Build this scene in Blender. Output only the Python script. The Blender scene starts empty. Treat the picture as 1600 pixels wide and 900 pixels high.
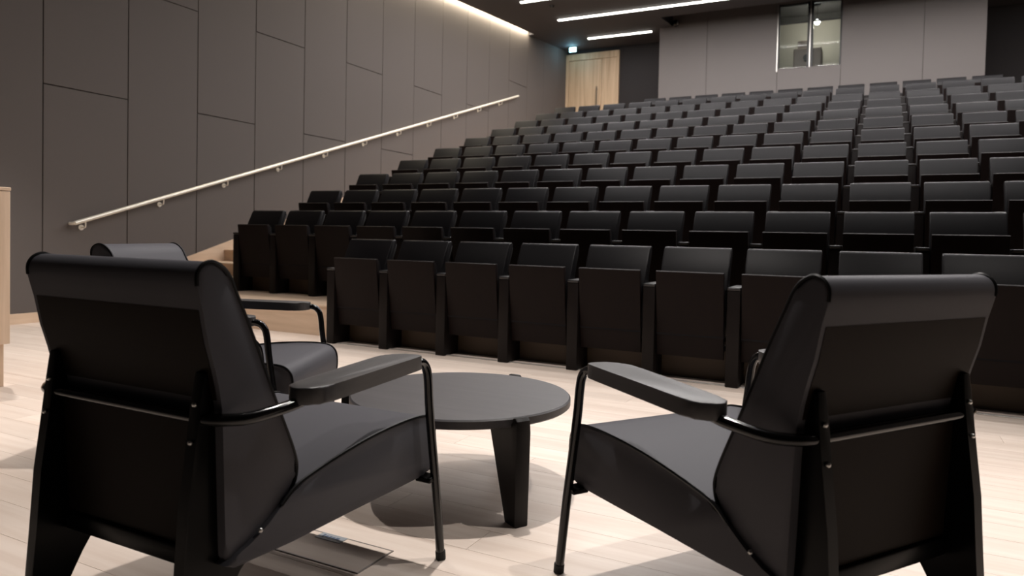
import bpy, bmesh, math, random
from mathutils import Vector, Matrix
random.seed(7)
PI = math.pi
scene = bpy.context.scene
COL = scene.collection

# ------------------------------------------------------------------ camera
F_PX, PY = 1122.73, 402.85
PITCH, ROLL, YAW, CAM_Z = -0.02754, 0.02164, 0.47269, 0.91435
cam_data = bpy.data.cameras.new('camera')
cam = bpy.data.objects.new('camera', cam_data)
COL.objects.link(cam)
fw = Vector((-math.sin(YAW)*math.cos(PITCH), math.cos(YAW)*math.cos(PITCH), math.sin(PITCH)))
r0 = Vector((math.cos(YAW), math.sin(YAW), 0)); u0 = r0.cross(fw)
rt = math.cos(ROLL)*r0 + math.sin(ROLL)*u0
up = -math.sin(ROLL)*r0 + math.cos(ROLL)*u0
M = Matrix((rt, up, -fw)).transposed().to_4x4()
M.translation = Vector((0, 0, CAM_Z))
cam.matrix_world = M
cam_data.sensor_width = 36.0
cam_data.lens = F_PX*36.0/1600.0
cam_data.shift_y = (PY-450.0)/1600.0
cam_data.clip_start = 0.05
cam_data.dof.use_dof = True
cam_data.dof.focus_distance = 2.5
cam_data.dof.aperture_fstop = 4.0
scene.camera = cam

# ------------------------------------------------------------------ world, exposure
world = bpy.data.worlds.new('world'); scene.world = world
world.use_nodes = True
world.node_tree.nodes['Background'].inputs[0].default_value = (0.5, 0.48, 0.5, 1)
world.node_tree.nodes['Background'].inputs[1].default_value = 0.0
vs = scene.view_settings
vs.view_transform = 'Standard'; vs.look = 'None'; vs.gamma = 1.0
vs.use_curve_mapping = False
vs.exposure = 0.0

# light levels (the lamps themselves are built further down)
STAGE_SPOT_W = 298.0
STRIP_W_PER_M = 17.0
COVE_W_PER_M = 16.0
STRIP_GLOW = 14.0

# ------------------------------------------------------------------ helpers
def link(name, me, mat=None, parent=None, loc=None, rotz=None):
    o = bpy.data.objects.new(name, me); COL.objects.link(o)
    if mat is not None and me is not None and not me.materials: me.materials.append(mat)
    if parent is not None: o.parent = parent
    if loc is not None: o.location = loc
    if rotz is not None: o.rotation_euler = (0, 0, rotz)
    return o

def tag(o, label, cat, group=None):
    o['label'] = label; o['category'] = cat
    if group: o['group'] = group
    return o

def empty(name, loc, rotz=0.0, parent=None):
    o = bpy.data.objects.new(name, None); COL.objects.link(o)
    o.empty_display_size = 0.1
    o.location = loc; o.rotation_euler = (0, 0, rotz)
    if parent is not None: o.parent = parent
    return o

def structure(o):
    o['kind'] = 'structure'; return o

def finish(bm, name, smooth=True, ang=0.62):
    bmesh.ops.recalc_face_normals(bm, faces=bm.faces[:])
    if smooth:
        for f in bm.faces: f.smooth = True
        for e in bm.edges:
            if len(e.link_faces) == 2:
                e.smooth = e.calc_face_angle(0) < ang
            else: e.smooth = False
    me = bpy.data.meshes.new(name); bm.to_mesh(me); bm.free()
    return me

def add_box(bm, lo, hi, bevel=0.0, seg=2):
    r = bmesh.ops.create_cube(bm, size=1.0)
    vsx = r['verts']
    for v in vsx:
        v.co = Vector(((lo[i]+hi[i])/2 + v.co[i]*(hi[i]-lo[i]) for i in range(3)))
    if bevel > 0:
        es = list({e for v in vsx for e in v.link_edges})
        bmesh.ops.bevel(bm, geom=es, offset=bevel, segments=seg, profile=0.5, affect='EDGES')

def box_mesh(name, lo, hi, bevel=0.0, seg=2):
    bm = bmesh.new(); add_box(bm, lo, hi, bevel, seg); return finish(bm, name)

def prism_mesh(name, pts, a0, a1, axis='y', bevel=0.0, seg=3, ang=0.62):
    """closed 2D outline extruded along an axis; axis y: pts are (x,z); x: pts are (y,z); z: pts are (x,y)"""
    bm = bmesh.new()
    def mk(p, a):
        return {'y': (p[0], a, p[1]), 'x': (a, p[0], p[1]), 'z': (p[0], p[1], a)}[axis]
    A = [bm.verts.new(mk(p, a0)) for p in pts]; B = [bm.verts.new(mk(p, a1)) for p in pts]
    n = len(pts)
    fa = bm.faces.new(A); fb = bm.faces.new(B[::-1])
    for i in range(n): bm.faces.new((A[i], B[i], B[(i+1) % n], A[(i+1) % n]))
    if bevel > 0:
        es = list(fa.edges) + list(fb.edges)
        bmesh.ops.bevel(bm, geom=es, offset=bevel, segments=seg, profile=0.5, affect='EDGES')
    return finish(bm, name, ang=ang)

def smooth_path(pts, sub=5):
    """Catmull-Rom through the points"""
    P = [Vector(p) for p in pts]; out = []
    for i in range(len(P)-1):
        p0 = P[max(i-1, 0)]; p1 = P[i]; p2 = P[i+1]; p3 = P[min(i+2, len(P)-1)]
        for k in range(sub):
            t = k/sub
            out.append(0.5*((2*p1)+(p2-p0)*t+(2*p0-5*p1+4*p2-p3)*t*t+(3*p1-p0-3*p2+p3)*t**3))
    out.append(P[-1]); return out

def add_tube(bm, path, r, n=10, closed=False):
    path = [Vector(p) for p in path]; rings = []
    t0 = (path[1]-path[0]).normalized()
    nrm = t0.orthogonal().normalized()
    for i, p in enumerate(path):
        a = path[i-1] if i > 0 else (path[-1] if closed else path[0])
        b = path[i+1] if i < len(path)-1 else (path[0] if closed else path[-1])
        t = (b-a).normalized()
        nrm = (nrm - t*nrm.dot(t)).normalized(); bi = t.cross(nrm)
        rr = r[i] if isinstance(r, (list, tuple)) else r
        rings.append([bm.verts.new(p + rr*(math.cos(2*PI*k/n)*nrm + math.sin(2*PI*k/n)*bi)) for k in range(n)])
    m = len(rings)
    for i in range(m if closed else m-1):
        A = rings[i]; B = rings[(i+1) % m]
        for k in range(n): bm.faces.new((A[k], A[(k+1) % n], B[(k+1) % n], B[k]))
    if not closed:
        bm.faces.new(rings[0][::-1]); bm.faces.new(rings[-1])

def tube_mesh(name, path, r, n=10, closed=False):
    bm = bmesh.new(); add_tube(bm, path, r, n, closed); return finish(bm, name, ang=1.0)

def smooth_outline(pts, sub=4):
    P = [Vector((p[0], p[1], 0)) for p in pts]; out = []; n = len(P)
    for i in range(n):
        p0, p1, p2, p3 = P[i-1], P[i], P[(i+1) % n], P[(i+2) % n]
        for k in range(sub):
            t = k/sub
            q = 0.5*((2*p1)+(p2-p0)*t+(2*p0-5*p1+4*p2-p3)*t*t+(3*p1-p0-3*p2+p3)*t**3)
            out.append((q.x, q.y))
    return out

def add_cyl(bm, c, r, h, n=24, r2=None):
    """vertical cylinder / cone standing on c"""
    r2 = r if r2 is None else r2
    A = [bm.verts.new((c[0]+r*math.cos(2*PI*k/n), c[1]+r*math.sin(2*PI*k/n), c[2])) for k in range(n)]
    B = [bm.verts.new((c[0]+r2*math.cos(2*PI*k/n), c[1]+r2*math.sin(2*PI*k/n), c[2]+h)) for k in range(n)]
    bm.faces.new(A[::-1]); bm.faces.new(B)
    for k in range(n): bm.faces.new((A[k], A[(k+1) % n], B[(k+1) % n], B[k]))

# ------------------------------------------------------------------ materials
def new_mat(name):
    m = bpy.data.materials.new(name); m.use_nodes = True
    nt = m.node_tree; b = nt.nodes['Principled BSDF']
    return m, nt, b

def plain(name, col, rough=0.5, metal=0.0, spec=0.5, noise=0.0, nscale=40.0, bump=0.0, bscale=200.0, coat=0.0):
    m, nt, b = new_mat(name)
    b.inputs['Base Color'].default_value = (*col, 1)
    b.inputs['Roughness'].default_value = rough
    b.inputs['Metallic'].default_value = metal
    b.inputs['Specular IOR Level'].default_value = spec
    if coat:
        b.inputs['Coat Weight'].default_value = coat; b.inputs['Coat Roughness'].default_value = 0.08
    tc = nt.nodes.new('ShaderNodeTexCoord')
    if noise > 0:
        n = nt.nodes.new('ShaderNodeTexNoise'); n.inputs['Scale'].default_value = nscale; n.inputs['Detail'].default_value = 4
        nt.links.new(tc.outputs['Object'], n.inputs['Vector'])
        cr = nt.nodes.new('ShaderNodeMix'); cr.data_type = 'RGBA'
        cr.inputs[6].default_value = (*[c*(1-noise) for c in col], 1)
        cr.inputs[7].default_value = (*[min(1, c*(1+noise)) for c in col], 1)
        nt.links.new(n.outputs['Fac'], cr.inputs[0]); nt.links.new(cr.outputs[2], b.inputs['Base Color'])
    if bump > 0:
        n2 = nt.nodes.new('ShaderNodeTexNoise'); n2.inputs['Scale'].default_value = bscale; n2.inputs['Detail'].default_value = 3
        nt.links.new(tc.outputs['Object'], n2.inputs['Vector'])
        bp = nt.nodes.new('ShaderNodeBump'); bp.inputs['Strength'].default_value = bump; bp.inputs['Distance'].default_value = 0.002
        nt.links.new(n2.outputs['Fac'], bp.inputs['Height']); nt.links.new(bp.outputs['Normal'], b.inputs['Normal'])
    return m

def wood(name, dark, light, rough=0.45, stretch=(1.2, 22, 22), rnd=0.0, bump=0.05, spec=0.4):
    """grain runs along the local axis with the small stretch factor"""
    m, nt, b = new_mat(name)
    tc = nt.nodes.new('ShaderNodeTexCoord'); mp = nt.nodes.new('ShaderNodeMapping')
    mp.inputs['Scale'].default_value = stretch
    oi = nt.nodes.new('ShaderNodeObjectInfo')
    addv = nt.nodes.new('ShaderNodeVectorMath'); addv.operation = 'MULTIPLY_ADD'
    comb = nt.nodes.new('ShaderNodeCombineXYZ')
    for i in range(3): nt.links.new(oi.outputs['Random'], comb.inputs[i])
    addv.inputs[1].default_value = (37, 53, 71)
    nt.links.new(comb.outputs[0], addv.inputs[0]); nt.links.new(tc.outputs['Object'], addv.inputs[2])
    nt.links.new(addv.outputs[0], mp.inputs['Vector'])
    n = nt.nodes.new('ShaderNodeTexNoise'); n.inputs['Scale'].default_value = 1.0; n.inputs['Detail'].default_value = 6; n.inputs['Roughness'].default_value = 0.6
    n.inputs['Distortion'].default_value = 0.6
    nt.links.new(mp.outputs[0], n.inputs['Vector'])
    cr = nt.nodes.new('ShaderNodeValToRGB')
    cr.color_ramp.elements[0].position = 0.3; cr.color_ramp.elements[0].color = (*dark, 1)
    cr.color_ramp.elements[1].position = 0.68; cr.color_ramp.elements[1].color = (*light, 1)
    nt.links.new(n.outputs['Fac'], cr.inputs[0])
    out = cr.outputs[0]
    if rnd > 0:
        hs = nt.nodes.new('ShaderNodeHueSaturation')
        mr = nt.nodes.new('ShaderNodeMapRange'); mr.inputs[3].default_value = 1-rnd; mr.inputs[4].default_value = 1+rnd
        nt.links.new(oi.outputs['Random'], mr.inputs[0]); nt.links.new(mr.outputs[0], hs.inputs['Value'])
        nt.links.new(out, hs.inputs['Color']); out = hs.outputs[0]
    nt.links.new(out, b.inputs['Base Color'])
    b.inputs['Roughness'].default_value = rough
    b.inputs['Specular IOR Level'].default_value = spec
    if bump > 0:
        bp = nt.nodes.new('ShaderNodeBump'); bp.inputs['Strength'].default_value = bump; bp.inputs['Distance'].default_value = 0.001
        nt.links.new(n.outputs['Fac'], bp.inputs['Height']); nt.links.new(bp.outputs['Normal'], b.inputs['Normal'])
    return m

def glow(name, col, strength):
    m, nt, b = new_mat(name)
    b.inputs['Base Color'].default_value = (*[min(1, c) for c in col], 1)
    b.inputs['Emission Color'].default_value = (*col, 1)
    b.inputs['Emission Strength'].default_value = strength
    return m

def glass(name, tint=(0.9, 0.93, 0.92), refl=0.004):
    m = bpy.data.materials.new(name); m.use_nodes = True; nt = m.node_tree
    nt.nodes.clear()
    o = nt.nodes.new('ShaderNodeOutputMaterial'); mx = nt.nodes.new('ShaderNodeMixShader')
    t = nt.nodes.new('ShaderNodeBsdfTransparent'); g = nt.nodes.new('ShaderNodeBsdfGlossy')
    t.inputs[0].default_value = (*tint, 1); g.inputs['Roughness'].default_value = 0.03
    mx.inputs[0].default_value = refl
    nt.links.new(t.outputs[0], mx.inputs[1]); nt.links.new(g.outputs[0], mx.inputs[2]); nt.links.new(mx.outputs[0], o.inputs[0])
    return m

MAPLE = wood('maple_plank', (0.67, 0.55, 0.465), (0.80, 0.695, 0.61), 0.42, (0.9, 16, 16), rnd=0.075)
MAPLE_V = wood('maple_panel', (0.60, 0.44, 0.31), (0.74, 0.57, 0.43), 0.45, (14, 14, 1.0), rnd=0.03)
MAPLE_X = wood('maple_board', (0.60, 0.44, 0.31), (0.74, 0.57, 0.43), 0.45, (0.9, 14, 14), rnd=0.03)
MAPLE_Y = wood('maple_skirting', (0.60, 0.44, 0.31), (0.74, 0.57, 0.43), 0.45, (14, 0.9, 14), rnd=0.02)
OAK_DOOR = wood('door_veneer', (0.46, 0.32, 0.20), (0.68, 0.51, 0.35), 0.5, (11, 11, 0.5), rnd=0.02)
SUBFLOOR = plain('subfloor', (0.10, 0.07, 0.05), 0.9)
WALL = plain('acoustic_panel', (0.114, 0.098, 0.091), 0.85, noise=0.06, nscale=300, bump=0.15, bscale=500)
WALL_BACK = plain('wall_backing', (0.05, 0.042, 0.038), 0.95)
BOOTH = plain('booth_panel', (0.165, 0.148, 0.142), 0.8, noise=0.05, nscale=200)
DARK_WALL = plain('dark_wall_paint', (0.024, 0.021, 0.022), 0.85, noise=0.05, nscale=60)
CEIL = plain('ceiling_paint', (0.040, 0.037, 0.043), 0.8, noise=0.04, nscale=60)
LEATHER = plain('seat_leather', (0.0060, 0.0053, 0.0063), 0.42, spec=0.22, bump=0.12, bscale=700)
SHELL = plain('seat_shell_lacquer', (0.006, 0.005, 0.005), 0.5, spec=0.3)
PAN = wood('seat_pan_wood', (0.0042, 0.0017, 0.0014), (0.0060, 0.0026, 0.0022), 0.55, (30, 30, 2), bump=0.02, spec=0.15)
PED = plain('pedestal_lacquer', (0.006, 0.0038, 0.0034), 0.5, spec=0.2)
UNDER_SHADE = plain('under_seat_shade', (0.045, 0.026, 0.012), 0.6)  # shade under the seats, put into a dark brown colour
ARMPAD = plain('arm_cap', (0.014, 0.013, 0.014), 0.4)
CH_LEATHER = plain('armchair_leather', (0.082, 0.081, 0.090), 0.42, spec=0.05, bump=0.06, bscale=900)
CH_PIPE = plain('armchair_piping', (0.003, 0.003, 0.0033), 0.4, spec=0.2)
CH_STEEL = plain('black_enamelled_steel', (0.002, 0.002, 0.002), 0.3, spec=0.12)
CH_TUBE = plain('black_gloss_tube', (0.002, 0.002, 0.002), 0.12, spec=0.4, coat=0.2)
CH_WOOD = wood('dark_oak_arm', (0.030, 0.028, 0.029), (0.048, 0.045, 0.046), 0.40, (3, 40, 40), bump=0.10, spec=0.6)
CH_PANEL = plain('armchair_back_shell', (0.0105, 0.0066, 0.0042), 0.5, spec=0.06)
TABLE_W = wood('dark_oak_table', (0.040, 0.0375, 0.040), (0.058, 0.054, 0.057), 0.42, (2.0, 30, 30), bump=0.12)
STEEL = plain('bolt_steel', (0.55, 0.54, 0.52), 0.3, metal=1.0)
RAIL = plain('handrail_metal', (0.90, 0.86, 0.76), 0.34, metal=0.35)
RUBBER = plain('rubber', (0.012, 0.012, 0.012), 0.8)
ALU = plain('aluminium_trim', (0.55, 0.53, 0.50), 0.4, metal=0.9)
STRIP = glow('strip_lamp_diffuser', (1.0, 0.96, 0.88), STRIP_GLOW)
HOUSING = plain('lamp_housing', (0.02, 0.02, 0.02), 0.5)
COVE = glow('cove_led', (1.0, 0.90, 0.70), 10.0)
EXIT = glow('exit_sign_face', (0.50, 0.95, 1.0), 9.0)
GREEN = plain('exit_pictogram', (0.02, 0.35, 0.25), 0.5)
GLASS = glass('booth_glass')
GLASS_TINT = glass('booth_glass_tinted', (0.42, 0.44, 0.46))

# ------------------------------------------------------------------ room dimensions
XL, XR = -7.25, 4.52            # side walls
Y0, YB = -2.4, 17.0             # behind the stage, rear wall
def ceil_z(y): return 5.28 + 0.072*(y-11.40)
P_ROW, R_ROW = 0.90126, 0.27779
Y_RISER = 4.95                  # riser in front of the second row
X_AISLE = -6.25                 # stairs lie between the wall and this line

# floor with planks
floor = structure(link('floor', box_mesh('floor', (XL, Y0, -0.12), (XR, Y_RISER, -0.016)), SUBFLOOR))
PW = 0.15
n_rows = int(round((Y_RISER-Y0)/PW)); PW = (Y_RISER-Y0)/n_rows
plank_meshes = {}
def plank_mesh(L):
    k = round(L, 2)
    if k not in plank_meshes:
        plank_meshes[k] = box_mesh('plank', (0, 0.0006, -0.0155), (L-0.0012, PW-0.0006, 0.0))
        plank_meshes[k].materials.append(MAPLE)
    return plank_meshes[k]
for i in range(n_rows):
    x = XL; first = 0.4 + 0.2*((i*7) % 9)
    cuts = [XL]; c = XL+first
    while c < XR-0.3: cuts.append(c); c += 2.2
    cuts.append(XR)
    for a, b in zip(cuts[:-1], cuts[1:]):
        o = link('plank', plank_mesh(round(b-a, 2)), None, floor, (a, Y0+i*PW, 0))

# stepped tiers for rows two to twelve
NT = 11
LAST_DROP = 0.045               # the last tier rises a little less
for k in range(1, NT+1):
    ya = Y_RISER + (k-1)*P_ROW
    yb = ya + P_ROW if k < NT else YB
    z = k*R_ROW - (LAST_DROP if k == NT else 0)
    xa = X_AISLE if k < NT else XL
    t = structure(link('floor_tier', box_mesh('floor_tier', (xa, ya, -0.12), (XR, yb, z-0.02)), MAPLE_X))
    tr = link('tread', box_mesh('tread', (xa, ya-0.012, z-0.02), (XR, yb-0.012 if k < NT else yb, z), 0.003), MAPLE_X, t)
# aisle stairs on the left: two steps to a row
for j in range(1, 2*NT):
    ya = Y_RISER - P_ROW/2 + (j-1)*P_ROW/2
    z = j*R_ROW/2
    yb = ya + P_ROW/2
    s = structure(link('floor_stair', box_mesh('floor_stair', (XL+0.03, ya, z-R_ROW/2-0.10), (X_AISLE-0.002, yb, z-0.02)), MAPLE_X))
    link('tread', box_mesh('tread', (XL+0.03, ya-0.012, z-0.02), (X_AISLE-0.002, yb-0.012, z), 0.003), MAPLE_X, s)

# left wall: backing and separate panels
wall_left = structure(link('wall_left', box_mesh('wall_left', (XL-0.2, Y0, -0.12), (XL, YB, 6.4)), WALL_BACK))
J0, JP = 4.134, 0.881
def panel(wall, lo, hi, mat, bev=0.003):
    return link('panel', box_mesh('panel', lo, hi, bev, 1), mat, wall)
G = 0.0045
col = 0
y = J0 - 8*JP
cols = []
while y < YB:
    cols.append((max(y, Y0), min(y+JP, YB), int(round((y-J0)/JP)))); y += JP
for ya, yb, c in cols:
    if yb-ya < 0.05: continue
    if c == 11 or c == 12: zs = [0.0, 1.1, 4.32 if c == 11 else 3.0, 6.3]
    elif c % 2 == 0: zs = [0.0, 2.31, 6.3]
    else: zs = [0.0, 3.50, 6.3]
    if c < 0: zs = [0.0, 3.50, 6.3] if c % 2 else [0.0, 6.3]
    for za, zb in zip(zs[:-1], zs[1:]):
        panel(wall_left, (XL, ya+G, za+G), (XL+0.014, yb-G, zb-G), WALL)

# skirting and sloped stair stringer on the left wall
SL = 0.3145
bb = structure(link('baseboard_left', box_mesh('baseboard_left', (XL+0.014, Y0, 0.0), (XL+0.030, 4.13, 0.098), 0.002, 1), MAPLE_Y))
ye = 14.6
pts = [(4.134, 0.0), (4.134, 0.098), (ye, 0.098+SL*(ye-4.134)), (ye, 0.098+SL*(ye-4.134)-0.55), (5.4, 0.0)]
structure(link('trim_1', prism_mesh('trim_1', pts, XL+0.014, XL+0.030, 'x'), MAPLE_Y))

# rear wall, right wall, wall behind the stage
wall_back = structure(link('wall_back', box_mesh('wall_back', (XL, YB, -0.12), (XR, YB+0.2, 6.4)), DARK_WALL))
structure(link('wall_right', box_mesh('wall_right', (XR, Y0, -0.12), (XR+0.2, YB, 6.4)), WALL))
structure(link('wall_stage', box_mesh('wall_stage', (XL, Y0-0.2, -0.12), (XR, Y0, 6.4)), DARK_WALL))

# ceiling: rises gently towards the rear, stops short of the left wall where the light slot runs
SLOT_X = XL+0.15
SLOT_END = 14.75
def ceiling_piece(name, x0, x1, ya, yb):
    bm = bmesh.new(); v = []
    for dz in (0, 0.08):
        for (x, yy) in ((x0, ya), (x1, ya), (x1, yb), (x0, yb)): v.append(bm.verts.new((x, yy, ceil_z(yy)+dz)))
    for f in ((0, 1, 2, 3), (7, 6, 5, 4), (0, 4, 5, 1), (1, 5, 6, 2), (2, 6, 7, 3), (3, 7, 4, 0)): bm.faces.new([v[i] for i in f])
    return finish(bm, name, False)
POCKET, PX0 = 14.60, -4.16
BX0, BX1, BY = -4.446, 1.599, 15.6
structure(link('ceiling', ceiling_piece('ceiling', SLOT_X, XR, Y0, POCKET), CEIL))
structure(link('ceiling_rear_left', ceiling_piece('ceiling_rear_left', SLOT_X, PX0, POCKET, BY), CEIL))
structure(link('ceiling_rear_corner', ceiling_piece('ceiling_rear_corner', SLOT_X, BX0, BY, YB), CEIL))
structure(link('ceiling_rear_right', ceiling_piece('ceiling_rear_right', BX1, XR, POCKET, YB), CEIL))
structure(link('ceiling_pocket', box_mesh('ceiling_pocket', (BX0-0.05, POCKET-0.05, 6.25), (BX1+0.05, YB, 6.33)), CEIL))
structure(link('ceiling_pocket_edge', box_mesh('ceiling_pocket_edge', (PX0, POCKET-0.05, ceil_z(POCKET)+0.08), (BX1, POCKET, 6.25)), CEIL))
structure(link('ceiling_pocket_side', box_mesh('ceiling_pocket_side', (PX0-0.05, POCKET, ceil_z(POCKET)+0.08), (PX0, BY-0.014, 6.25)), CEIL))
structure(link('ceiling_pocket_end', box_mesh('ceiling_pocket_end', (BX1, POCKET, ceil_z(POCKET)+0.08), (BX1+0.05, BY, 6.25)), CEIL))
structure(link('ceiling_corner', ceiling_piece('ceiling_corner', XL+0.014, SLOT_X, SLOT_END, YB), CEIL))
bm = bmesh.new(); v = []
for x, dz in ((XL+0.014, 0.30), (SLOT_X+0.02, 0.30), (SLOT_X+0.02, 0.08), (SLOT_X, 0.08), (SLOT_X, 0.28), (XL+0.014, 0.28)):
    v.append((x, dz))
A = [bm.verts.new((x, Y0, ceil_z(Y0)+dz)) for x, dz in v]; B = [bm.verts.new((x, SLOT_END, ceil_z(SLOT_END)+dz)) for x, dz in v]
for i in range(6): bm.faces.new((A[i], A[(i+1) % 6], B[(i+1) % 6], B[i]))
bm.faces.new(A[::-1]); bm.faces.new(B)
structure(link('ceiling_slot', finish(bm, 'ceiling_slot', False), CEIL))

def area_light(name, loc, sx, sy, power, col, parent=None, rot=(0, 0, 0)):
    ld = bpy.data.lights.new(name, 'AREA'); ld.shape = 'RECTANGLE'; ld.size = sx; ld.size_y = sy
    ld.energy = power; ld.color = col
    o = bpy.data.objects.new(name, ld); COL.objects.link(o); o.location = loc; o.rotation_euler = rot
    if parent is not None: o.parent = parent
    return o

# cove light hidden in the slot above the left wall
cove = tag(empty('cove_light', (SLOT_X-0.03, Y0+0.2, ceil_z(Y0+0.2)+0.2)), 'warm LED cove strip glowing in the slot along the top of left wall', 'light')
ca, cb = 6.0, SLOT_END-0.06
bm = bmesh.new(); add_tube(bm, [(XL+0.07, ca, ceil_z(ca)+0.10), (XL+0.07, cb, ceil_z(cb)+0.10)], 0.010, 8)
me = finish(bm, 'led_strip'); o = link('led_strip', me, COVE, cove); o.matrix_parent_inverse = Matrix.Translation(-cove.location)
Lc = cb-ca; slope = math.atan(0.072)
al = area_light('cove_lamp', (XL+0.07, (ca+cb)/2, ceil_z((ca+cb)/2)+0.085), 0.03, Lc, COVE_W_PER_M*Lc, (1.0, 0.88, 0.68), None, (0, 0, 0))
al.rotation_euler = (Matrix.Rotation(slope, 3, 'X') @ Matrix.Rotation(math.radians(25), 3, 'Y')).to_euler()
al.parent = cove; al.matrix_parent_inverse = Matrix.Translation(-cove.location)

# ------------------------------------------------------------------ projection booth at the rear
WX0, WX1, WZ0, WZ1 = -1.985, -0.80, 4.47, 5.77
bz_top = 6.24
bm = bmesh.new()
T = 0.15
add_box(bm, (BX0, BY, 2.95), (WX0, BY+T, bz_top)); add_box(bm, (WX1, BY, 2.95), (BX1, BY+T, bz_top))
add_box(bm, (WX0, BY, 2.95), (WX1, BY+T, WZ0)); add_box(bm, (WX0, BY, WZ1), (WX1, BY+T, bz_top))
add_box(bm, (BX0, BY+T, 2.95), (BX0+0.1, YB, bz_top)); add_box(bm, (BX1-0.1, BY+T, 2.95), (BX1, YB, bz_top))
wall_booth = structure(link('wall_booth', finish(bm, 'wall_booth', False), WALL_BACK))
xs = [BX0, -3.415, WX0, WX1, 0.609, BX1]
for i, (a, b) in enumerate(zip(xs[:-1], xs[1:])):
    if i == 2:
        panel(wall_booth, (a+G, BY-0.014, 3.011), (b-G, BY, WZ0-0.004), BOOTH)
        panel(wall_booth, (a+G, BY-0.014, WZ1+0.004), (b-G, BY, bz_top), BOOTH)
    else:
        panel(wall_booth, (a+(0 if i == 0 else G*.6), BY-0.014, 3.011), (b-(0 if i == 4 else G*.6), BY, bz_top), BOOTH)
# booth interior
INT = plain('booth_interior_paint', (0.42, 0.40, 0.36), 0.85, noise=0.03, nscale=30)
structure(link('wall_booth_rear', box_mesh('wall_booth_rear', (BX0+0.1, YB-0.12, 3.011), (BX1-0.1, YB-0.02, bz_top)), INT))
structure(link('ceiling_booth', box_mesh('ceiling_booth', (BX0+0.1, BY+T, 5.88), (BX1-0.1, YB-0.12, 5.94)), INT))
# booth window: frame, mullion, transom bars, panes, bright edge profiles
win = structure(empty('window_1', ((WX0+WX1)/2, BY, WZ0)))
WF = plain('window_frame_dark', (0.03, 0.03, 0.03), 0.5)
def wpart(name, lo, hi, mat, par=None, bev=0.002):
    cx, cy, cz = win.location
    return link(name, box_mesh(name, (lo[0]-cx, lo[1]-cy, lo[2]-cz), (hi[0]-cx, hi[1]-cy, hi[2]-cz), bev, 1), mat, par or win)
xm = -1.375
wpart('window_frame', (WX0, BY-0.01, WZ1-0.03), (WX1, BY+0.06, WZ1), WF)
wpart('window_frame', (WX1-0.03, BY-0.01, WZ0), (WX1, BY+0.06, WZ1), WF)
wpart('window_frame', (WX0, BY-0.01, WZ0), (WX0+0.03, BY+0.06, WZ1), WF)
wpart('window_sill', (WX0, BY-0.016, WZ0-0.012), (WX1, BY+0.06, WZ0+0.006), BOOTH)
wpart('mullion', (xm-0.055, BY-0.01, WZ0), (xm+0.055, BY+0.06, WZ1), WF)
wpart('transom', (WX0, BY+0.005, 5.375), (xm, BY+0.05, 5.400), WF)
wpart('transom', (xm, BY+0.005, 5.375), (WX1, BY+0.05, 5.400), WF)
wpart('edge_profile', (WX0-0.02, BY-0.034, WZ0-0.05), (WX0+0.006, BY-0.012, WZ1), ALU)
wpart('edge_profile', (xm-0.012, BY-0.034, WZ0-0.01), (xm+0.012, BY-0.012, WZ1), ALU)
for a, b in ((WX0+0.03, xm-0.055), (xm+0.055, WX1-0.03)):
    for za, zb in ((WZ0+0.006, 5.375), (5.400, WZ1-0.03)):
        wpart('pane', (a, BY+0.022, za), (b, BY+0.028, zb), GLASS if za < 5.0 else GLASS_TINT, None, 0)
# things in the booth
proj = tag(empty('projector', (-1.46, BY+0.62, 4.45)), 'brown boxy projector behind the glass of the booth window', 'projector')
PJ = plain('projector_casing', (0.20, 0.16, 0.145), 0.6)
link('casing', box_mesh('casing', (-0.27, -0.2, 0.12), (0.27, 0.25, 0.52), 0.03, 3), PJ, proj)
link('top_unit', box_mesh('top_unit', (-0.20, -0.1, 0.52), (0.06, 0.2, 0.70), 0.02, 2), PJ, proj)
bm = bmesh.new(); add_tube(bm, [(0.0, -0.2, 0.30), (0.0, -0.28, 0.30)], 0.07, 20); link('lens', finish(bm, 'lens'), HOUSING, proj)
link('stand', box_mesh('stand', (-0.22, -0.15, 3.011-4.45), (0.22, 0.2, 0.12), 0.01, 1), HOUSING, proj)
bl = tag(empty('booth_lamp', (-1.30, BY+0.55, 5.88)), 'small round ceiling lamp shining inside the projection booth', 'lamp')
bm = bmesh.new(); add_cyl(bm, (0, 0, -0.03), 0.06, 0.03, 20); add_cyl(bm, (0, 0, -0.33), 0.004, 0.31, 8); link('lamp_base', finish(bm, 'lamp_base'), HOUSING, bl)
bm = bmesh.new(); bmesh.ops.create_uvsphere(bm, u_segments=16, v_segments=10, radius=0.055)
o = link('bulb', finish(bm, 'bulb'), glow('booth_bulb', (1.0, 0.96, 0.86), 25.0), bl, (0, 0, -0.37))
pl = bpy.data.lights.new('booth_lamp_light', 'POINT'); pl.energy = 16; pl.color = (1.0, 0.93, 0.8); pl.shadow_soft_size = 0.08
po = bpy.data.objects.new('booth_lamp_light', pl); COL.objects.link(po); po.parent = bl; po.location = (0, 0, -0.47)

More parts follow.
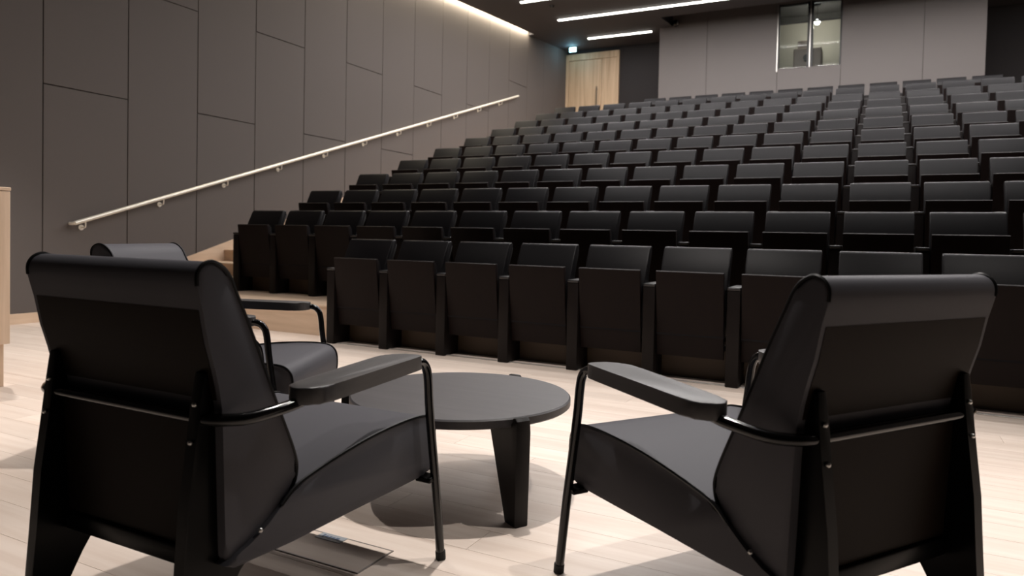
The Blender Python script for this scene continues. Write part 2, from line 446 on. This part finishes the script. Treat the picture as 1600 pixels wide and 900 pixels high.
# door in the rear wall, left corner
DX0, DX1, DZ0, DZ1 = -7.235, -5.83, 3.011, 5.58
door = structure(empty('door_1', ((DX0+DX1)/2, YB, DZ0)))
def dpart(name, lo, hi, mat, par=None, bev=0.004):
    c = door.location
    return link(name, box_mesh(name, tuple(lo[i]-c[i] for i in range(3)), tuple(hi[i]-c[i] for i in range(3)), bev, 1), mat, par or door)
dpart('door_frame', (DX0, YB-0.07, DZ0), (DX0+0.075, YB, DZ1), OAK_DOOR)
dpart('door_frame', (DX1-0.05, YB-0.07, DZ0), (DX1, YB, DZ1), OAK_DOOR)
dpart('door_frame', (DX0+0.075, YB-0.07, DZ1-0.16), (DX1-0.05, YB, DZ1), OAK_DOOR)
leaf = dpart('door_leaf', (DX0+0.082, YB-0.05, DZ0+0.01), (-6.285, YB-0.005, DZ1-0.17), OAK_DOOR)
dpart('side_panel', (-6.275, YB-0.055, DZ0+0.01), (DX1-0.055, YB-0.005, DZ1-0.165), OAK_DOOR)
c = door.location
bm = bmesh.new()
hx = -6.385
for zz in (4.06, 4.66): add_tube(bm, [(hx-c[0], -0.05, zz-c[2]), (hx-c[0], -0.11, zz-c[2])], 0.010, 8)
add_tube(bm, [(hx-c[0], -0.11, 4.02-c[2]), (hx-c[0], -0.11, 4.72-c[2])], 0.016, 10)
link('door_handle', finish(bm, 'door_handle'), plain('door_handle_bronze', (0.16, 0.13, 0.10), 0.45, metal=0.6), leaf)

# ------------------------------------------------------------------ handrail
RX = XL+0.09
ra, rb = Vector((RX, 4.40, 0.968)), Vector((RX, 14.14, 4.030))
hr = tag(empty('handrail', (RX, 4.40, 0.968)), 'long pale metal handrail climbing the left wall above the stairs', 'handrail')
o = link('rail', tube_mesh('rail', [(0, 0, 0), tuple(rb-ra)], 0.021, 16), RAIL, hr)
o = link('end_cap', tube_mesh('end_cap', [(-0.06, -0.012, -0.004), (-0.02, -0.012, -0.004), (0.0, 0.006, 0.002)], 0.017, 12), RAIL, hr)
d = (rb-ra).normalized()
bm = bmesh.new()
add_tube(bm, smooth_path([(0, 0, -0.018), (0, 0, -0.055), (-0.012, 0, -0.075), (-0.074, 0, -0.075)], 5), 0.0065, 8)
br_me = finish(bm, 'bracket', ang=1.0); br_me.materials.append(RAIL)
bm = bmesh.new(); add_tube(bm, [(-0.074, 0, -0.075), (-0.068, 0, -0.075)], 0.028, 16); ro_me = finish(bm, 'wall_plate'); ro_me.materials.append(RAIL)
for i in range(11):
    yy = 4.51 + i*0.888 - 4.40
    b_ = link('bracket', br_me, None, hr, tuple(d*(yy/d.y)))
    link('wall_plate', ro_me, None, b_)

# ------------------------------------------------------------------ ceiling strip lamps
strip_specs = [(15.71, -6.17, -4.67, 'short white strip lamp on ceiling above the wooden rear door'),
               (13.72, -6.06, 3.45, 'long white ceiling strip lamp, second from the rear wall'),
               (12.08, -6.11, 3.45, 'white ceiling strip lamp cut by top of frame, third from rear wall'),
               (10.45, -6.17, 3.45, 'long white ceiling strip lamp, fourth from the rear wall'),
               (8.70, -6.17, 3.45, 'long white ceiling strip lamp, fifth from the rear wall'),
               (6.95, -4.60, 1.90, 'added unseen ceiling strip lamp lighting the front seat rows'),
               (5.20, -4.20, 1.50, 'added unseen ceiling strip lamp nearest to the stage')]
DIM = {15.71: 0.6, 8.70: 0.80, 6.95: 0.85, 5.20: 0.75}      # dimmed lamps; the two nearest the stage are added to light the front rows
for yy, xa, xb, lab in strip_specs:
    z = ceil_z(yy); L = xb-xa
    e = tag(empty('ceiling_strip_light', ((xa+xb)/2, yy, z)), lab, 'light', 'linear ceiling lamps')
    e.rotation_euler = (math.atan(0.072), 0, 0)
    link('housing', box_mesh('housing', (-L/2-0.012, -0.042, -0.012), (L/2+0.012, 0.042, 0.0), 0.003, 1), HOUSING, e)
    link('diffuser', box_mesh('diffuser', (-L/2, -0.032, -0.030), (L/2, 0.032, -0.010), 0.006, 2), STRIP, e)
    area_light('strip_lamp', (0, 0, -0.034), L, 0.06, STRIP_W_PER_M*L*DIM.get(yy, 1.0), (1.0, 0.955, 0.95), e)

# ------------------------------------------------------------------ exit sign, ceiling devices
ex = tag(empty('exit_sign', (-6.86, 16.45, ceil_z(16.45)-0.005)), 'glowing cyan exit sign hanging from ceiling before the wooden door', 'sign')
link('sign_face', box_mesh('sign_face', (-0.085, -0.012, -0.125), (0.085, 0.012, -0.02), 0.004, 1), EXIT, ex)
link('mount', box_mesh('mount', (-0.09, -0.02, -0.02), (0.09, 0.02, 0.0), 0.004, 1), HOUSING, ex)
xl = bpy.data.lights.new('exit_sign_light', 'POINT'); xl.energy = 3.0; xl.color = (0.35, 0.75, 1.0); xl.shadow_soft_size = 0.08
xo = bpy.data.objects.new('exit_sign_light', xl); COL.objects.link(xo); xo.parent = ex; xo.location = (0, -0.08, -0.14)
sp = tag(empty('smoke_detector', (-5.73, 12.65, ceil_z(12.65))), 'tiny dark round detector on the ceiling between two strip lamps', 'detector')
bm = bmesh.new(); add_cyl(bm, (0, 0, -0.04), 0.035, 0.04, 16, 0.05); link('sensor', finish(bm, 'sensor'), HOUSING, sp)
bm = bmesh.new(); add_cyl(bm, (0, 0, -0.012), 0.06, 0.012, 16); link('base', finish(bm, 'base'), HOUSING, sp)
cm = tag(empty('security_camera', (-4.06, 15.50, 5.64)), 'small dark camera on upper left corner of projection booth wall', 'camera')
link('mount', box_mesh('mount', (-0.03, 0.0, -0.03), (0.03, 0.086, 0.03), 0.005, 1), HOUSING, cm)
bm = bmesh.new(); bmesh.ops.create_uvsphere(bm, u_segments=16, v_segments=10, radius=0.075); link('dome', finish(bm, 'dome'), CH_TUBE, cm, (0, -0.05, -0.03))
link('lens_ring', box_mesh('lens_ring', (0.045, -0.125, -0.08), (0.065, -0.095, 0.0), 0.006, 1), STEEL, cm)

# ------------------------------------------------------------------ stage spot lamps
SPOTS = [(-1.40, 2.70, 1.65), (-3.5, 2.65, 0.85), (0.8, 2.65, 0.85), (-5.5, 2.8, 1.45), (2.6, 2.65, 0.8)]
names_sp = ['black ceiling downlight straight above the round table', 'black ceiling downlight above the left armchairs', 'black ceiling downlight above the right armchair', 'black ceiling downlight above the lectern', 'black ceiling downlight farthest to the right over the stage']
can_bm = bmesh.new(); add_cyl(can_bm, (0, 0, -0.16), 0.07, 0.16, 20); can_me = finish(can_bm, 'lamp_can'); can_me.materials.append(HOUSING)
len_bm = bmesh.new(); add_cyl(len_bm, (0, 0, -0.165), 0.055, 0.004, 20); len_me = finish(len_bm, 'lens'); len_me.materials.append(glow('downlight_lens', (1.0, 0.93, 0.82), 20.0))
for (x, yy, k), nm in zip(SPOTS, names_sp):
    e = tag(empty('ceiling_downlight', (x, yy, ceil_z(yy))), nm, 'light', 'stage downlights')
    link('lamp_can', can_me, None, e); link('lens', len_me, None, e)
    ld = bpy.data.lights.new('downlight', 'SPOT'); ld.energy = STAGE_SPOT_W*k; ld.color = (1.0, 0.935, 0.885)
    ld.spot_size = math.radians(72); ld.spot_blend = 0.5; ld.shadow_soft_size = 0.05
    lo = bpy.data.objects.new('downlight', ld); COL.objects.link(lo); lo.parent = e; lo.location = (0, 0, -0.18)

# ------------------------------------------------------------------ auditorium seats
SW = 0.4445
hw = SW/2
# backrest cushion: outline in (y, z), y backwards from the front of the pedestals
back_prof = [(0.030, 0.30), (0.056, 0.45), (0.078, 0.58), (0.095, 0.66), (0.134, 0.755), (0.188, 0.862), (0.195, 0.872), (0.207, 0.8785), (0.236, 0.8785), (0.247, 0.871), (0.249, 0.856),
             (0.232, 0.815), (0.195, 0.74), (0.165, 0.66), (0.150, 0.56), (0.125, 0.42), (0.095, 0.30)]
me_back = prism_mesh('backrest', back_prof, -hw, hw, 'x', bevel=0.009, seg=3, ang=0.7); me_back.materials.append(LEATHER)
shell_prof = [(0.100, 0.28), (0.130, 0.42), (0.155, 0.56), (0.170, 0.66), (0.200, 0.74), (0.236, 0.812), (0.251, 0.845),
              (0.262, 0.842), (0.252, 0.80), (0.216, 0.73), (0.188, 0.65), (0.172, 0.55), (0.148, 0.41), (0.118, 0.27)]
me_shell = prism_mesh('back_shell', shell_prof, -hw+0.006, hw-0.006, 'x', bevel=0.003, seg=1, ang=0.9); me_shell.materials.append(SHELL)
# folded seat: dark wooden underside towards the stage, cushion behind it
pan_prof = [(-0.022, 0.716), (-0.014, 0.722), (0.012, 0.722), (0.075, 0.17), (0.066, 0.160), (0.052, 0.163)]
me_pan = prism_mesh('seat', pan_prof, -hw+0.004, hw-0.004, 'x', bevel=0.005, seg=2); me_pan.materials.append(PAN)
me_pad = prism_mesh('seat_cushion', [(0.013, 0.712), (0.030, 0.710), (0.044, 0.69), (0.074, 0.52), (0.060, 0.46), (0.085, 0.24), (0.092, 0.20), (0.074, 0.18)], -hw+0.010, hw-0.010, 'x', bevel=0.006, seg=2); me_pad.materials.append(LEATHER)
# pedestal between two seats, with its arm cap
def ped_meshes():
    m1 = box_mesh('pedestal', (-0.0405, 0.0, 0.0), (0.0405, 0.285, 0.612), 0.006, 2); m1.materials.append(PED)
    m2 = box_mesh('arm_cap', (-0.042, -0.004, 0.612), (0.042, 0.290, 0.634), 0.009, 3); m2.materials.append(ARMPAD)
    m3 = box_mesh('foot_plate', (-0.042, 0.01, 0.0), (0.042, 0.295, 0.012), 0.003, 1); m3.materials.append(PED)
    return m1, m2, m3
me_ped, me_cap, me_foot = ped_meshes()
me_bar = box_mesh('hinge_bar', (-hw-0.001, 0.085, 0.215), (hw+0.001, 0.125, 0.25), 0.004, 1); me_bar.materials.append(SHELL)
me_shade = box_mesh('shade_panel', (-hw, 0.20, 0.0), (hw, 0.215, 0.30), 0.002, 1); me_shade.materials.append(UNDER_SHADE)  # added dark board standing in for shade on the riser behind
ORD = ['first', 'second', 'third', 'fourth', 'fifth', 'sixth', 'seventh', 'eighth', 'ninth', 'tenth', 'eleventh', 'twelfth', 'thirteenth', 'fourteenth', 'fifteenth', 'sixteenth', 'seventeenth', 'eighteenth']
def seat(row, i, n, xs, y, z):
    if row == 0: rowtxt = 'front row at floor level'
    elif row == 11: rowtxt = 'rearmost row under the booth window'
    else: rowtxt = ORD[row]+' row up from stage'
    if i == 0: lab = 'black folding auditorium seat at the left end of the '+rowtxt
    else: lab = 'black folding auditorium seat, '+ORD[i]+' from left, '+rowtxt
    e = tag(empty('auditorium_seat', (xs+hw, y, z)), lab, 'seat', 'folding seats in the auditorium rows')
    link('backrest', me_back, None, e); link('back_shell', me_shell, None, e)
    s = link('seat', me_pan, None, e); link('seat_cushion', me_pad, None, s)
    link('hinge_bar', me_bar, None, e); link('shade_panel', me_shade, None, e)
    ends = [-hw-0.0428] + ([hw+0.0428] if i == n-1 else [])
    for px in ends:
        p_ = link('pedestal', me_ped, None, e, (px, 0, 0)); link('arm_cap', me_cap, None, p_); link('foot_plate', me_foot, None, p_)
    return e
YP = 4.643
X8 = -0.237
for row in range(12):
    if row == 0: x0, pit, n = -4.0267, 0.54391, 10
    elif row == 11: x0, pit, n = -4.50, 0.530, 12
    else: x0, pit, n = X8-11*0.537, 0.537, 18
    for i in range(n): seat(row, i, n, x0+i*pit, YP+row*P_ROW, row*R_ROW - (LAST_DROP if row == 11 else 0))

# aluminium strip where the stage floor meets the front row
structure(link('trim_2', box_mesh('trim_2', (-4.02, 4.672, 0.0), (XR, 4.70, 0.006), 0.001, 1), ALU))

# ------------------------------------------------------------------ armchairs
back_side = [(0.075, 0.262), (0.147, 0.306), (0.190, 0.333), (0.224, 0.362), (0.233, 0.384), (0.234, 0.408), (0.223, 0.442), (0.203, 0.487), (0.172, 0.553), (0.136, 0.634), (0.099, 0.717), (0.061, 0.795), (0.046, 0.826), (0.028, 0.846), (0.004, 0.857),
             (-0.018, 0.851), (-0.030, 0.834), (-0.030, 0.812), (-0.016, 0.762), (-0.003, 0.70), (0.014, 0.645), (0.030, 0.57), (0.036, 0.45), (0.042, 0.30), (0.048, 0.262)]
seat_side = [(0.060, 0.245), (0.40, 0.245), (0.715, 0.245), (0.748, 0.252), (0.766, 0.275), (0.772, 0.325), (0.768, 0.37), (0.752, 0.396), (0.725, 0.409), (0.66, 0.415), (0.56, 0.413), (0.46, 0.405),
             (0.36, 0.391), (0.27, 0.374), (0.224, 0.361), (0.180, 0.332), (0.140, 0.305), (0.09, 0.28), (0.060, 0.27)]
HWB, HWS = 0.272, 0.284
def pipe_loop(prof, inset=0.0):
    return smooth_path([(p[0], 0, p[1]) for p in prof], 3)
leg_side = [(0.004, 0.640), (0.018, 0.643), (0.030, 0.634), (0.052, 0.56), (0.088, 0.45), (0.120, 0.35), (0.132, 0.30), (0.130, 0.236), (0.122, 0.228), (0.096, 0.224), (0.066, 0.168), (0.034, 0.110), (0.0, 0.050), (-0.028, 0.004), (-0.035, 0.0), (-0.062, 0.0), (-0.066, 0.006),
            (-0.046, 0.14), (-0.037, 0.25), (-0.028, 0.38), (-0.012, 0.50), (-0.002, 0.58)]
arm_outline = [(0.580, 0.247), (0.606, 0.262), (0.629, 0.290), (0.633, 0.318), (0.622, 0.334), (0.59, 0.342), (0.40, 0.366), (0.22, 0.388), (0.180, 0.386), (0.158, 0.370), (0.148, 0.345), (0.160, 0.318), (0.20, 0.303), (0.40, 0.268), (0.54, 0.246)]
def build_armchair():
    P = {}
    P['backrest'] = prism_mesh('backrest', smooth_outline(back_side, 2), -HWB, HWB, 'y', bevel=0.010, seg=3, ang=0.9)
    P['seat_cushion'] = prism_mesh('seat_cushion', smooth_outline(seat_side, 2), -HWS, HWS, 'y', bevel=0.010, seg=3, ang=0.9)
    front = [p for p in back_side[1:18]]
    for sd, sg in (('l', 1), ('r', -1)):
        P['bpipe_'+sd] = tube_mesh('piping', smooth_path([(p[0]+0.001, sg*(HWB-0.002), p[1]) for p in front], 3), 0.0045, 6)
        P['spipe_'+sd] = tube_mesh('piping', smooth_path([(p[0], sg*(HWS-0.002), p[1]+0.001) for p in seat_side[3:16]], 3), 0.0045, 6)
    rear = [(-0.0175, 0.765), (-0.0045, 0.70), (0.0125, 0.645), (0.026, 0.585)]
    P['back_cover'] = prism_mesh('back_cover', rear + [(a+0.004, b) for a, b in rear[::-1]], -HWB+0.012, HWB-0.012, 'y')
    P['back_shell'] = prism_mesh('back_shell', [(0.020, 0.556), (0.034, 0.556), (0.046, 0.277), (0.034, 0.277)], -0.235, 0.235, 'y', bevel=0.002, seg=1)
    P['bottom_rail'] = box_mesh('bottom_rail', (0.024, -0.22, 0.236), (0.058, 0.22, 0.276), 0.005, 2)
    P['leg_l'] = prism_mesh('rear_leg', leg_side, 0.222, 0.250, 'y', bevel=0.006, seg=3)
    P['leg_r'] = prism_mesh('rear_leg', leg_side, -0.250, -0.222, 'y', bevel=0.006, seg=3)
    def frame(s):
        pth = [(0.757, 0.320, 0.0), (0.7315, 0.318, 0.19), (0.705, 0.316, 0.36), (0.690, 0.315, 0.46), (0.684, 0.315, 0.515), (0.676, 0.315, 0.550), (0.658, 0.315, 0.571), (0.630, 0.316, 0.578), (0.58, 0.319, 0.579), (0.40, 0.330, 0.577), (0.20, 0.343, 0.570), (0.14, 0.340, 0.562), (0.06, 0.318, 0.552), (0.022, 0.285, 0.551), (0.010, 0.258, 0.551), (0.008, 0.245, 0.551)]
        return smooth_path([(a, s*b, c_) for a, b, c_ in pth], 4)
    P['tube_l'] = tube_mesh('arm_tube', frame(1), 0.0125, 12)
    P['tube_r'] = tube_mesh('arm_tube', frame(-1), 0.0125, 12)
    P['crossbar'] = tube_mesh('crossbar', [(0.008, -0.226, 0.551), (0.008, 0.226, 0.551)], 0.0115, 12)
    def foot(s): return tube_mesh('foot_cap', [(0.7575, s*0.320, 0.0), (0.756, s*0.320, 0.012), (0.7545, s*0.320, 0.024)], 0.0145, 12)
    P['foot_l'] = foot(1); P['foot_r'] = foot(-1)
    def plate(s):
        o_ = [(a, s*b) for a, b in smooth_outline(arm_outline, 3)]
        return prism_mesh('armrest', o_, 0.563, 0.599, 'z', bevel=0.004, seg=2)
    P['arm_l'] = plate(1); P['arm_r'] = plate(-1)
    def bracket(s):
        y0, y1 = sorted((s*0.270, s*0.320))
        return box_mesh('bracket', (0.694, y0, 0.232), (0.740, y1, 0.247), 0.003, 1)
    P['br_l'] = bracket(1); P['br_r'] = bracket(-1)
    bm = bmesh.new(); bmesh.ops.create_uvsphere(bm, u_segments=10, v_segments=6, radius=0.0055); P['bolt'] = finish(bm, 'bolt')
    for k, m in (('backrest', CH_LEATHER), ('seat_cushion', CH_LEATHER), ('bpipe_l', CH_PIPE), ('bpipe_r', CH_PIPE), ('spipe_l', CH_PIPE), ('spipe_r', CH_PIPE), ('back_cover', CH_PANEL), ('back_shell', CH_PANEL), ('bottom_rail', CH_STEEL), ('leg_l', CH_STEEL), ('leg_r', CH_STEEL),
                 ('tube_l', CH_TUBE), ('tube_r', CH_TUBE), ('crossbar', CH_TUBE), ('foot_l', RUBBER), ('foot_r', RUBBER), ('arm_l', CH_WOOD), ('arm_r', CH_WOOD), ('br_l', CH_STEEL), ('br_r', CH_STEEL), ('bolt', STEEL)):
        P[k].materials.append(m)
    return P
AC = build_armchair()
def armchair(x, y, th, lab):
    e = tag(empty('armchair', (x, y, 0), th), lab, 'armchair', 'armchairs around the low table')
    b = link('backrest', AC['backrest'], None, e); link('piping', AC['bpipe_l'], None, b); link('piping', AC['bpipe_r'], None, b); link('back_cover', AC['back_cover'], None, b)
    s = link('seat_cushion', AC['seat_cushion'], None, e); link('piping', AC['spipe_l'], None, s); link('piping', AC['spipe_r'], None, s)
    link('back_shell', AC['back_shell'], None, e); link('bottom_rail', AC['bottom_rail'], None, e)
    for sd, sg in (('l', 1), ('r', -1)):
        lg = link('rear_leg', AC['leg_'+sd], None, e)
        for bx, bz in ((-0.004, 0.58), (-0.013, 0.508)): link('bolt', AC['bolt'], None, lg, (bx, sg*0.236, bz))
        link('bolt', AC['bolt'], None, lg, (0.118, sg*0.286, 0.302))
        t = link('arm_tube', AC['tube_'+sd], None, e); link('foot_cap', AC['foot_'+sd], None, t); link('bracket', AC['br_'+sd], None, t)
        link('armrest', AC['arm_'+sd], None, e)
    link('crossbar', AC['crossbar'], None, e)
    return e
armchair(0.049, 1.645, 2.547, 'black leather armchair on the right, seen from behind, beside the round table')
armchair(-1.402, 0.954, 1.570, 'black leather armchair in left foreground, its back towards the camera')
armchair(-2.786, 1.985, 0.418, 'black leather armchair half hidden behind the left foreground armchair, facing right')

# ------------------------------------------------------------------ low round table
tb = tag(empty('coffee_table', (-1.347, 2.248, 0)), 'low round dark oak table with three tapered legs between the armchairs', 'table')
N = 96
bm = bmesh.new(); prof = [(0.394, 0.313), (0.400, 0.318), (0.400, 0.340), (0.395, 0.345)]
rings = [[bm.verts.new((r*math.cos(2*PI*k/N), r*math.sin(2*PI*k/N), z)) for k in range(N)] for r, z in prof]
for a, b in zip(rings[:-1], rings[1:]):
    for k in range(N): bm.faces.new((a[k], a[(k+1) % N], b[(k+1) % N], b[k]))
bm.faces.new(rings[0][::-1]); bm.faces.new(rings[-1])
link('table_top', finish(bm, 'table_top'), TABLE_W, tb)
leg_out = [(0.255, 0.312), (0.400, 0.312), (0.400, 0.336), (0.406, 0.346), (0.420, 0.347), (0.430, 0.338), (0.430, 0.30), (0.428, 0.0), (0.366, 0.0), (0.27, 0.285)]
leg_me = prism_mesh('leg', leg_out, -0.026, 0.026, 'y', bevel=0.006, seg=2)
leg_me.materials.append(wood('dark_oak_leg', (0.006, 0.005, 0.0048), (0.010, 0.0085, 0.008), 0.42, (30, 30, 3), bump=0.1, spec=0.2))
for a in (-31.5, 88.5, 208.5): link('leg', leg_me, None, tb, (0, 0, 0), math.radians(a))
link('under_ring', tube_mesh('under_ring', [(0.27*math.cos(2*PI*k/24), 0.27*math.sin(2*PI*k/24), 0.300) for k in range(24)], 0.014, 8, True), CH_STEEL, tb)

# ------------------------------------------------------------------ lectern at the left edge
lx, ly = -4.43, 2.353
lc = tag(empty('lectern', (lx-0.3, ly-0.55, 0)), 'pale maple lectern with recessed base at the left edge', 'lectern')
link('body', box_mesh('body', (-0.30, -0.55, 0.245), (0.30, 0.55, 1.118), 0.002, 1), MAPLE_V, lc)
link('top', box_mesh('top', (-0.303, -0.553, 1.122), (0.303, 0.553, 1.141), 0.003, 1), MAPLE_Y, lc)
link('base', box_mesh('base', (-0.25, -0.48, 0.0), (0.285, 0.525, 0.245), 0.002, 1), MAPLE_V, lc)

# ------------------------------------------------------------------ floor socket box
fb = tag(empty('floor_socket', (-1.40, 1.60, 0.0)), 'flush floor socket hatch with small metal plate under left armchair', 'floor socket')
link('hatch', box_mesh('hatch', (-0.172, -0.075, -0.004), (0.172, 0.078, 0.0025), 0.0008, 1), MAPLE, fb)
FR = plain('hatch_frame', (0.30, 0.27, 0.25), 0.5, metal=0.4)
for lo, hi in (((-0.176, -0.079, -0.004), (-0.172, 0.082, 0.003)), ((0.172, -0.079, -0.004), (0.176, 0.082, 0.003)), ((-0.172, 0.078, -0.004), (0.172, 0.082, 0.003)), ((-0.172, -0.079, -0.004), (0.172, -0.075, 0.003))):
    link('frame', box_mesh('frame', lo, hi), FR, fb)
pt = link('plate', box_mesh('plate', (-0.085, 0.040, 0.0025), (0.010, 0.080, 0.0045), 0.001, 1), plain('plate_metal', (0.42, 0.45, 0.48), 0.4, metal=0.4), fb)
MARK = plain('plate_print', (0.10, 0.14, 0.22), 0.6)
for k, (a, w_, h_) in enumerate(((-0.070, 0.008, 0.018), (-0.058, 0.010, 0.010), (-0.045, 0.009, 0.012), (-0.033, 0.010, 0.010), (-0.020, 0.012, 0.014))):
    link('print_mark', box_mesh('print_mark', (a, 0.060-h_/2, 0.0045), (a+w_, 0.060+h_/2, 0.0048)), MARK, pt)
